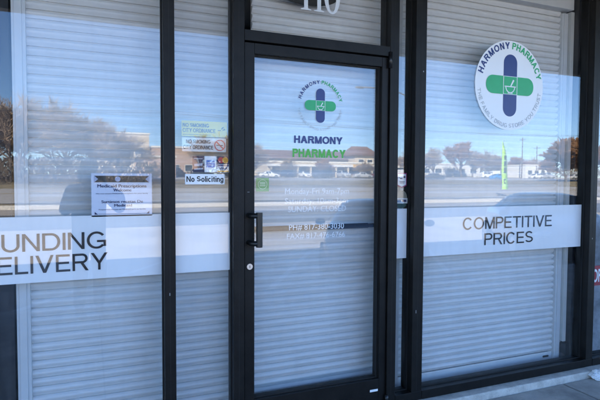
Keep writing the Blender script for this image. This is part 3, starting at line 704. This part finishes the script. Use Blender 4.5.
# ------------------------------------------------------------------ far buildings
CREAM = mat('cream_stucco', (.52, .44, .33), .9, 0, .1, .6); PEACH = mat('peach_brick', (.42, .29, .21), .9, 0, .15, .8)
BROOF = mat('brown_shingles', (.19, .105, .075), .9, 0, .2, 1.2); WBLD = mat('white_siding', (.62, .61, .58), .9, 0, .06, .5)
DWIN = mat('dark_window', (.03, .035, .045), .1, spec=.7); TRIMW = mat('pale_trim', (.65, .62, .56), .8); YEL = mat('yellow_sign_board', (.62, .36, .03), .6)
def building(name, label, x0, x1, d, h, m, depth=14, win=2.4, wz=(1.0, 2.6), rows=1, roof=None, arcade=False):
    z = zg(d); r = empty(name, label, 'building', ((x0+x1)/2, -d, z), 0); cx = (x0+x1)/2
    W2 = (x1-x0)/2
    MB().box(-W2, -depth, -.5, W2, 0, h).build('wall', m, r)
    if roof == 'hip':
        q = MB(); e = 1.0; rh = roof_h[0]
        q.v = [(-W2-e, -depth-e, h+.01), (W2+e, -depth-e, h+.01), (W2+e, e, h+.01), (-W2-e, e, h+.01), (-W2+depth*.10, -depth/2, h+rh), (W2-depth*.10, -depth/2, h+rh)]
        q.f = [(3,2,1,0),(0,1,5,4),(1,2,5),(2,3,4,5),(3,0,4)]; q.build('roof', BROOF, r)
    else:
        MB().box(-W2-.15, -depth-.15, h+.002, W2+.15, .15, h+.35).build('parapet', TRIMW, r)
    nrow = rows; n = int((2*W2-1)/win)
    for k in range(nrow):
        for i in range(n):
            xx = -W2+.5+(2*W2-1)*(i+.5)/n; za = wz[0]+k*3.6; zb_ = wz[1]+k*3.6
            f_ = MB().box(xx-win*.34, .0, za, xx+win*.34, .08, zb_).build('window', TRIMW, r)
            MB().box(xx-win*.29, .081, za+.12, xx+win*.29, .10, zb_-.12).build('pane', DWIN, f_)
    if arcade:
        MB().box(-W2, .12, h-1.0, W2, 2.6, h-.5).build('arcade_roof', TRIMW, r)
        for i in range(int(2*W2/3.4)+1):
            xx = -W2+.3+i*3.4; MB().box(xx-.18, 2.1, -.5, xx+.18, 2.46, h-1.01).build('column', CREAM, r)
    return r
roof_h = [2.7]
building('far_building', 'cream building with a big brown hip roof across the road', 35, 74, 124, 4.7, CREAM, 14, 2.6, (2.4, 3.6), roof='hip')
roof_h = [2.6]
building('far_building', 'narrow cream corner building with a steep dark brown roof', 67.0, 73.4, 119.5, 5.9, CREAM, 7, 2.6, (3.3, 4.8), roof='hip')
b2 = building('far_building', 'long low cream arcade shop row in front of the brown roofed building', 39, 82, 112, 3.5, CREAM, 8, 3.4, (.7, 2.4), arcade=True)
o = MB().box(20.0-22, 2.62, 2.35, 22.6-22, 2.75, 3.15).build('sign_board', YEL, b2); o.location.x = 2.5
roof_h = [2.0]
building('far_building', 'two storey cream building behind the big bare trees', 1.2, 12, 112, 9.0, CREAM, 12, 2.8, (1.0, 2.6), rows=2)
building('far_building', 'peach brick building beside the cream two storey one', 12.5, 22, 110, 6.2, PEACH, 12, 2.6, (1.0, 2.6))
building('far_building', 'low peach brick wing nearest the road', 8.5, 15.6, 99, 3.9, PEACH, 8, 2.2, (.9, 2.3))
building('far_building', 'long pale low warehouse behind the row of bare trees', 86, 120, 130, 4.0, WBLD, 14, 4.2, (1.2, 2.8))
building('far_building', 'small white building beside the utility poles', 121, 130, 112, 3.8, WBLD, 9, 2.6, (1.0, 2.4))

# ------------------------------------------------------------------ trees
BARK = mat('bark', (.10, .075, .055), .9, 0, .3, 6)
def tw(name, c): return mat(name, c, .9, 0, .35, .9)
TW1, TW2, TW3 = tw('bare_twigs', (.30, .22, .155)), tw('reddish_twigs', (.27, .15, .11)), tw('dry_leaves', (.17, .085, .035))
def tree_parts(seed, h, spread, nt, lf):
    rd = random.Random(seed); tk = MB(); cr = MB(); tips = []
    def grow(p, d, L, r, lev):
        pts = [p]; q = p; dd = d
        for i in range(3):
            dd = (dd+Vector((rd.uniform(-.24, .24), rd.uniform(-.24, .24), rd.uniform(-.04, .16)))).normalized(); q = q+dd*L/3; pts.append(q)
        (tk if lev < 4 else cr).tube(pts, [r, r*.86, r*.72, r*.58], 7 if lev < 1 else 5 if lev < 3 else 3)
        if lev >= 2: tips.append((pts, dd, L))
        if lev >= 5: return
        for k in range(4 if lev < 1 else 3):
            a = rd.uniform(0, 2*PI); el = rd.uniform(.25, .85)*spread
            o1 = dd.orthogonal().normalized(); nd = (dd*math.cos(el)+(o1*math.cos(a)+dd.cross(o1)*math.sin(a))*math.sin(el)).normalized()
            nd.z = max(nd.z, .02); s_ = pts[(3, 2, 3, 1)[k]] if lev else pts[(3, 3, 2, 2)[k]]
            grow(s_, nd, L*rd.uniform(.72, .98), max(r*.56, .012), lev+1)
    grow(Vector((0, 0, -.3)), Vector((0, 0, 1)), h*.15, h*.020, 0)
    for _ in range(nt):
        pts, dd, L = rd.choice(tips); i = rd.randrange(3); q = pts[i].lerp(pts[i+1], rd.random())
        d2 = (dd*1.1+Vector((rd.uniform(-1, 1), rd.uniform(-1, 1), rd.uniform(-.5, .8)))).normalized(); l = rd.uniform(.3, 1.0)*h*.085; s_ = d2.orthogonal().normalized()*lf*rd.uniform(.5, 1.4)
        s_.rotate(Matrix.Rotation(rd.uniform(0, PI), 3, d2)); e = q+d2*l
        cr.quad(q-s_*.5, q+s_*.5, e+s_*.3+d2*.02, e-s_*.3)
    return tk, cr
PROTO = {}
def tree(kind, x, d, h, rz, label, group='bare winter trees across the road'):
    spec = {'bare': (11, 1.0, 6500, .03, TW1), 'bare_wide': (23, 1.2, 7500, .03, TW1), 'reddish': (31, .9, 6500, .07, TW2), 'leafy': (47, 1.15, 7500, .17, TW3)}[kind]
    if kind not in PROTO:
        r = empty('oak_tree' if kind == 'leafy' else 'bare_tree', label, 'tree', (0, 0, 0), 0, group); tk, cr = tree_parts(spec[0], 10, spec[1], spec[2], spec[3])
        tk.build('trunk', BARK, r); cr.build('crown', spec[4], r); PROTO[kind] = r; o = r
        zs = max(v[2] for v in cr.v); r['h0'] = zs; 
    else: o = copy_tree(PROTO[kind])
    s_ = h/PROTO[kind]['h0']; o.scale = (s_, s_, s_); o.location = (x, -d, zg(d)); o.rotation_euler = (0, 0, rz)
    tag(o, label, 'tree', group); return o
for k, x, d, h, rz, lab in (
 ('bare_wide', -13, 74, 12.5, .3, 'large bare tree at the far left edge of the reflection'), ('bare', -8.4, 71, 12.5, 1.9, 'tall bare tree second from the left of the reflection'), ('bare_wide', -3.6, 76, 12, 4.0, 'spreading bare tree behind the left shutter edge reflection'), ('bare', .4, 72, 9.6, 2.7, 'bare tree reflected over the left part of the notice pane'), ('bare_wide', 4.2, 78, 8.8, .9, 'bare tree reflected above the paper notice'),
 ('bare', -19, 80, 11, .5, 'bare tree beyond the left edge'),
 ('bare', 20.5, 100, 9.6, 3.3, 'bare tree in front of the peach building'), ('bare_wide', 26.5, 104, 10.5, 1.2, 'bare tree right of the peach building'), ('bare', 32.5, 102, 8.6, 5.2, 'bare tree left of the cream arcade'),
 ('bare', 42.5, 107, 5.0, 2.2, 'small bare tree before the left end of the arcade'), ('reddish', 52.5, 108, 4.6, .3, 'small reddish tree before the middle of the arcade'), ('bare_wide', 63, 108, 4.4, 4.1, 'small bare tree before the right end of the arcade'), ('bare_wide', 77.5, 112, 7.0, 3.0, 'bare tree at the corner of the steep brown roof'),
 ('bare', 80.5, 118, 6.5, 2.2, 'small bare tree right of the brown roof'), ('bare_wide', 88, 118, 8.5, .2, 'bare tree first in the far right row'), ('bare', 93, 119, 9.6, 1.1, 'bare tree second in the far right row'), ('reddish', 102.5, 118, 11.0, .6, 'reddish bare tree tallest of the far right row'), ('bare', 108, 120, 8.8, 3.9, 'bare tree just right of the reddish one'), ('bare_wide', 114, 119, 9.0, 5.0, 'bare tree left of the green flag'), ('bare', 122, 124, 8.0, .4, 'bare tree behind the green flag'), ('reddish', 130, 124, 7.2, 2.0, 'small reddish tree behind the white building'), ('bare_wide', 138, 124, 7.6, 1.4, 'bare tree right of the white building'),
 ('leafy', 98.5, 79, 10.2, .7, 'rounded brown leafed tree at the right end of the reflection'), ('leafy', 106.5, 82, 10.8, 2.9, 'russet leafed tree at the far right edge')):
    tree(k, x, d, h, rz, lab)
# far wood reading as one mass
fw = MB(); rd = random.Random(5)
for i in range(9000):
    X = rd.uniform(-60, 330); dd = rd.uniform(165, 190); hh = 3.2+1.8*(NZ.noise(Vector((X*.05, 2, 3)))+NZ.noise(Vector((X*.21, 7, 3)))*.6)
    zt = zg(dd)+hh*rd.random()**.7*1.4; l = rd.uniform(.4, 1.3); a = rd.uniform(-.7, .7); ww = rd.uniform(.12, .4)
    p = Vector((X, -dd, zt)); e = Vector((math.sin(a), rd.uniform(-.4, .4), math.cos(a)))*l
    fw.quad(p-Vector((ww, 0, 0)), p+Vector((ww, 0, 0)), p+e+Vector((ww*.4, 0, 0)), p+e-Vector((ww*.4, 0, 0)))
tag(fw.build('far_wood', tw('far_wood_twigs', (.15, .115, .085))), 'grey brown belt of bare woodland on the horizon', 'trees', kind='stuff')
# hedge and scrub under the left trees
sc = MB()
for i in range(4500):
    X = rd.uniform(-32, 10); dd = rd.uniform(66, 84); p = Vector((X, -dd, zg(dd)+rd.random()**1.5*(3.0+1.2*NZ.noise(Vector((X*.3, 1, 1)))))); l = rd.uniform(.3, .9); a = rd.uniform(-1, 1); ww = rd.uniform(.04, .14)
    e = Vector((math.sin(a), rd.uniform(-.5, .5), math.cos(a)))*l
    sc.quad(p-Vector((ww, 0, 0)), p+Vector((ww, 0, 0)), p+e+Vector((ww*.3, 0, 0)), p+e-Vector((ww*.3, 0, 0)))
tag(sc.build('scrub', tw('scrub_twigs', (.085, .062, .04))), 'dark brown scrub under the bare trees', 'scrub', kind='stuff')

# ------------------------------------------------------------------ street furniture across the lot
WOODP = mat('weathered_pole', (.11, .085, .065), .9, 0, .2, 5); WIRE = mat('wire_black', (.02, .02, .02), .6)
UPS = []
for x, d, h, lab in ((9.0, 61, 9.6, 'wooden utility pole at the road edge near the left'), (89, 61, 9.6, 'wooden utility pole at the road edge on the right'), (-62, 61, 9.6, 'wooden utility pole down the road to the left'), (117.6, 110, 12, 'tall wooden utility pole left of the white building'), (125.5, 112, 9.8, 'shorter wooden utility pole behind the white building')):
    r = empty('utility_pole', lab, 'utility pole', (x, -d, zg(d)), 0, 'utility poles')
    MB().tube([(0, 0, -.5), (0, 0, h)], [.16, .11], 10).build('pole', WOODP, r)
    MB().box(-.06, -1.1, h-.75, .06, 1.1, h-.6).build('crossarm', WOODP, r)
    for yy in (-1, 0, 1): MB().tube([(0, yy, h-.6), (0, yy, h-.42)], .045, 8).build('insulator', STEEL, r)
for yy in (-1, 1):
    w_ = MB()
    for xa, xb in ((-62, 9), (9, 89)):
        pts = []
        for i in range(25):
            u = i/24; pts.append((xa+(xb-xa)*u, -61+yy, zg(61)+9.2-4*.9*u*(1-u)))
        w_.tube(pts, .022, 5)
    tag(w_.build('power_line', WIRE), 'thin black power line %s the road poles' % ('nearer the road on' if yy > 0 else 'on the far side of'), 'wire', 'power lines')
r = empty('street_lamp', 'street lamp with a long curved arm across the parking lot', 'street lamp', (23.8, -31, zg(31)))
MB().tube([(0, 0, -.2), (0, 0, 7.3)], [.10, .06], 10).build('pole', mat('galvanised', (.22, .22, .22), .5, .5), r)
MB().tube([(0, 0, 7.25), (-.5, 0, 7.75), (-1.6, 0, 8.15), (-3.2, 0, 8.33), (-4.7, 0, 8.30)], .045, 8).build('arm', MATS['galvanised'], r, True)
MB().add(*ell(.42, .14, .09)).build('lamp_head', MATS['galvanised'], r, True).location = (-5.0, 0, 8.26)
# feather flag
r = empty('feather_flag', 'lime green feather flag standing at the lot edge', 'flag', (32.5, -30.3, zg(30)))
out = []
for i in range(25):
    u = i/24; z = .55+u*4.15; out.append((z, .04+.20*math.sin(PI*min(1, u*.5+.42))*(1 if u < .8 else math.cos((u-.8)/.2*PI/2)**.6)*2.0))
fm = MB()
L_ = [(-.30+.04*math.sin(z*1.3), .05*math.sin(z*2.1), z) for z, w_ in out]; R_ = [(-.30+.04*math.sin(z*1.3)+w_*1.5, .06*math.sin(z*2.1+.8), z) for z, w_ in out]
n = len(out); fm.v = L_+R_+[(x, y-.012, z) for x, y, z in L_]+[(x, y-.012, z) for x, y, z in R_]
for i in range(n-1):
    fm.f.append((i, n+i, n+i+1, i+1)); fm.f.append((2*n+i+1, 3*n+i+1, 3*n+i, 2*n+i)); fm.f.append((i+1, 2*n+i+1, 2*n+i, i)); fm.f.append((n+i, 3*n+i, 3*n+i+1, n+i+1))
fm.build('sail', mat('lime_cloth', (.36, .68, .06), .8), r, True)
MB().tube([(-.36, -.02, 0), (-.34, -.02, 2.5), (-.28, 0, 4.2), (-.1, 0, 4.75)], .02, 8).build('pole', STEEL, r)
MB().box(-.55, -.3, -.02, -.1, .3, .03).build('base_plate', BRONZE, r)
pm = MB()
for z0, z1 in ((2.0, 2.42), (2.55, 2.95), (3.08, 3.42)): pm.box(-.14, .068, z0, .14, .078, z1)
for z0 in (1.05, 1.35): pm.box(-.12, .068, z0, .10, .078, z0+.07)
pm.box(-.12, .068, 1.05, -.05, .078, 1.4); pm.build('print', mat('flag_print', (.02, .05, .03), .8), r)
# rail fence by the middle pane
r = empty('rail_fence', 'low dark rail fence with thin posts across the road', 'fence', (24, -93.5, zg(93.5)))
for z in (.5, 1.0): MB().box(-9, -.04, z, 9, .04, z+.09).build('rail', WIRE, r)
for i in range(10): MB().box(-9+i*2-.05, .041, -.2, -9+i*2+.05, .14, 1.25).build('post', WIRE, r)

# ------------------------------------------------------------------ the photographer
SKIN = mat('skin', (.42, .25, .17), .55); JACK = mat('dark_jacket', (.022, .03, .05), .85, 0, .2, 12); JEAN = mat('jeans', (.03, .045, .09), .9, 0, .2, 20)
HAIR = mat('dark_hair', (.015, .011, .008), .6, 0, .3, 40); SHOE = mat('dark_shoe', (.015, .015, .016), .6)
yaw = math.radians(-22.5)
pr = empty('person', 'person in a dark jacket and jeans holding up a phone with both hands', 'person', (-.02, -3.06, -.16), yaw)
pr.location.z = zg(3.06)-.0
def skin(name, pts, edges, rad, m, parent=pr, lv=2):
    me = bpy.data.meshes.new(name); me.from_pydata(pts, edges, []); me.update(); o = bpy.data.objects.new(name, me); C.objects.link(o)
    o.parent = parent; me.materials.append(m)
    sk = o.modifiers.new('skin', 'SKIN'); sk.use_smooth_shade = True
    if not me.skin_vertices: 
        me.attributes.new
    lay = me.skin_vertices[0].data if me.skin_vertices else None
    if lay:
        for v, r_ in zip(lay, rad): v.radius = r_ if isinstance(r_, tuple) else (r_, r_)
        lay[0].use_root = True
    ss_ = o.modifiers.new('sub', 'SUBSURF'); ss_.levels = lv; ss_.render_levels = lv
    return o

# body: one skinned surface, facing local +Y
P_ = []; E_ = []; Rr = []
def pt(x, y, z, r, par=None):
    P_.append((x, y, z)); Rr.append(r); i = len(P_)-1
    if par is not None: E_.append((par, i))
    return i
pel = pt(0, 0, .92, (.14, .095)); sp1 = pt(0, .01, 1.05, (.125, .085), pel); sp2 = pt(0, .0, 1.20, (.145, .095), sp1); ch = pt(0, -.01, 1.32, (.15, .085), sp2)
nk = pt(0, .005, 1.405, (.055, .055), ch); hb_ = pt(0, .025, 1.47, (.060, .07), nk); hm = pt(0, .03, 1.545, (.074, .092), hb_); ht = pt(0, .025, 1.615, (.060, .075), hm)
pt(0, .128, 1.525, (.012, .014), pt(0, .10, 1.54, (.018, .02), hm))
for sg in (-1, 1): pt(sg*.082, .02, 1.535, (.012, .022), pt(sg*.06, .02, 1.54, (.02, .03), hm))
PHX, PHY, PHZ = -.067, .332, 1.490     # centre of the phone, local
for sg in (-1, 1):
    s0 = pt(sg*.165, -.01, 1.345, .055, ch); el_ = pt(sg*.295, .12, 1.130, .040, s0); fa_ = pt(sg*.22+.01, .26, 1.30, .034, el_)
    wr_ = pt(PHX+sg*.112, PHY-.035, PHZ-.075, (.024, .020), fa_); pm_ = pt(PHX+sg*.102, PHY-.022, PHZ-.030, (.020, .026), wr_)
    for k in range(4):                        # four fingers curl round the far face of the phone
        zz = PHZ-.026+k*.019; ln_ = (.85, 1, .96, .8)[3-k]
        a1 = pt(PHX+sg*.096, PHY-.008, zz, .0088, pm_); a2 = pt(PHX+sg*.090, PHY+.015, zz+.003, .0082, a1); pt(PHX+sg*(.090-.024*ln_), PHY+.0165, zz+.005, .0072, a2)
    t1 = pt(PHX+sg*.092, PHY-.026, PHZ-.008, .0105, pm_); pt(PHX+sg*.066, PHY-.017, PHZ+.010, .0088, t1)
    hp = pt(sg*.085, 0, .86, .088, pel); kn = pt(sg*.10, .02, .48, .056, hp); an_ = pt(sg*.105, -.02, .10, .038, kn); pt(sg*.12, .10, .04, (.038, .03), an_)
skin('body', P_, E_, Rr, SKIN)
# jacket
J = []; JE = []; JR = []
P_, E_, Rr = J, JE, JR
a00 = pt(0, 0, .79, (.190, .138)); a0 = pt(0, 0, .86, (.186, .136), a00); a1 = pt(0, .01, 1.03, (.188, .125), a0); a2 = pt(0, .0, 1.19, (.200, .13), a1); a3 = pt(0, -.01, 1.325, (.165, .105), a2); pt(0, .0, 1.405, (.075, .07), a3)
for sg in (-1, 1):
    s0 = pt(sg*.170, -.01, 1.345, .076, a3); e0 = pt(sg*.298, .12, 1.128, .058, s0); f0 = pt(sg*.222+.01, .258, 1.298, .048, e0); pt(PHX+sg*.128, PHY-.058, PHZ-.105, .036, f0)
skin('jacket', J, JE, JR, JACK)
K = []; KE = []; KR = []
P_, E_, Rr = K, KE, KR
a0 = pt(0, 0, .93, (.155, .112)); pt(0, 0, 1.02, (.14, .10), a0)
for sg in (-1, 1):
    h0 = pt(sg*.088, 0, .78, .094, a0); k0 = pt(sg*.102, .02, .48, .074, h0); pt(sg*.106, -.02, .085, .060, k0)
skin('jeans', K, KE, KR, JEAN)
for sg in (-1, 1): skin('shoe', [(sg*.106, -.05, .048), (sg*.112, .05, .05), (sg*.124, .17, .036)], [(0, 1), (1, 2)], [(.045, .045), (.048, .045), (.042, .03)], SHOE)
hv, hf = ell(.088, .102, .085, 18, 12); MB().add(hv, hf).build('hair', HAIR, pr, True).location = (0, .012, 1.590)
hv, hf = ell(.085, .055, .13, 18, 12); MB().add(hv, hf).build('hair_back', HAIR, pr, True).location = (0, -.055, 1.52)
for sg in (-1, 1): MB().add(*ell(.011, .006, .007)).build('eye', mat('eye_white', (.5, .5, .5), .2), pr, True).location = (sg*.031, .118, 1.556)
MB().add(*ell(.024, .006, .006)).build('mouth', mat('lips', (.28, .09, .08), .5), pr, True).location = (0, .115, 1.487)
ph = empty('phone', 'black phone held up in both hands before the face', 'phone', pr.matrix_basis @ Vector((PHX, PHY, PHZ)), yaw)
ph.location = Matrix.Translation(pr.location) @ (Matrix.Rotation(yaw, 4, 'Z') @ Vector((PHX, PHY, PHZ)))
MB().box(-.078, -.004, -.037, .078, .004, .037).build('case', BLACK, ph, bevel=.003)
cm_ = MB(); cm_.prism(rrect(-.070, .008, -.046, .032, .006), -.0065, -.0041)
o = cm_.build('camera_bump', CGLASS, ph); o.rotation_euler = (0, 0, PI); o.location = (-.116, 0, 0)
MB().box(-.074, -.0048, -.034, .074, -.0042, .034).build('screen', DWIN, ph)
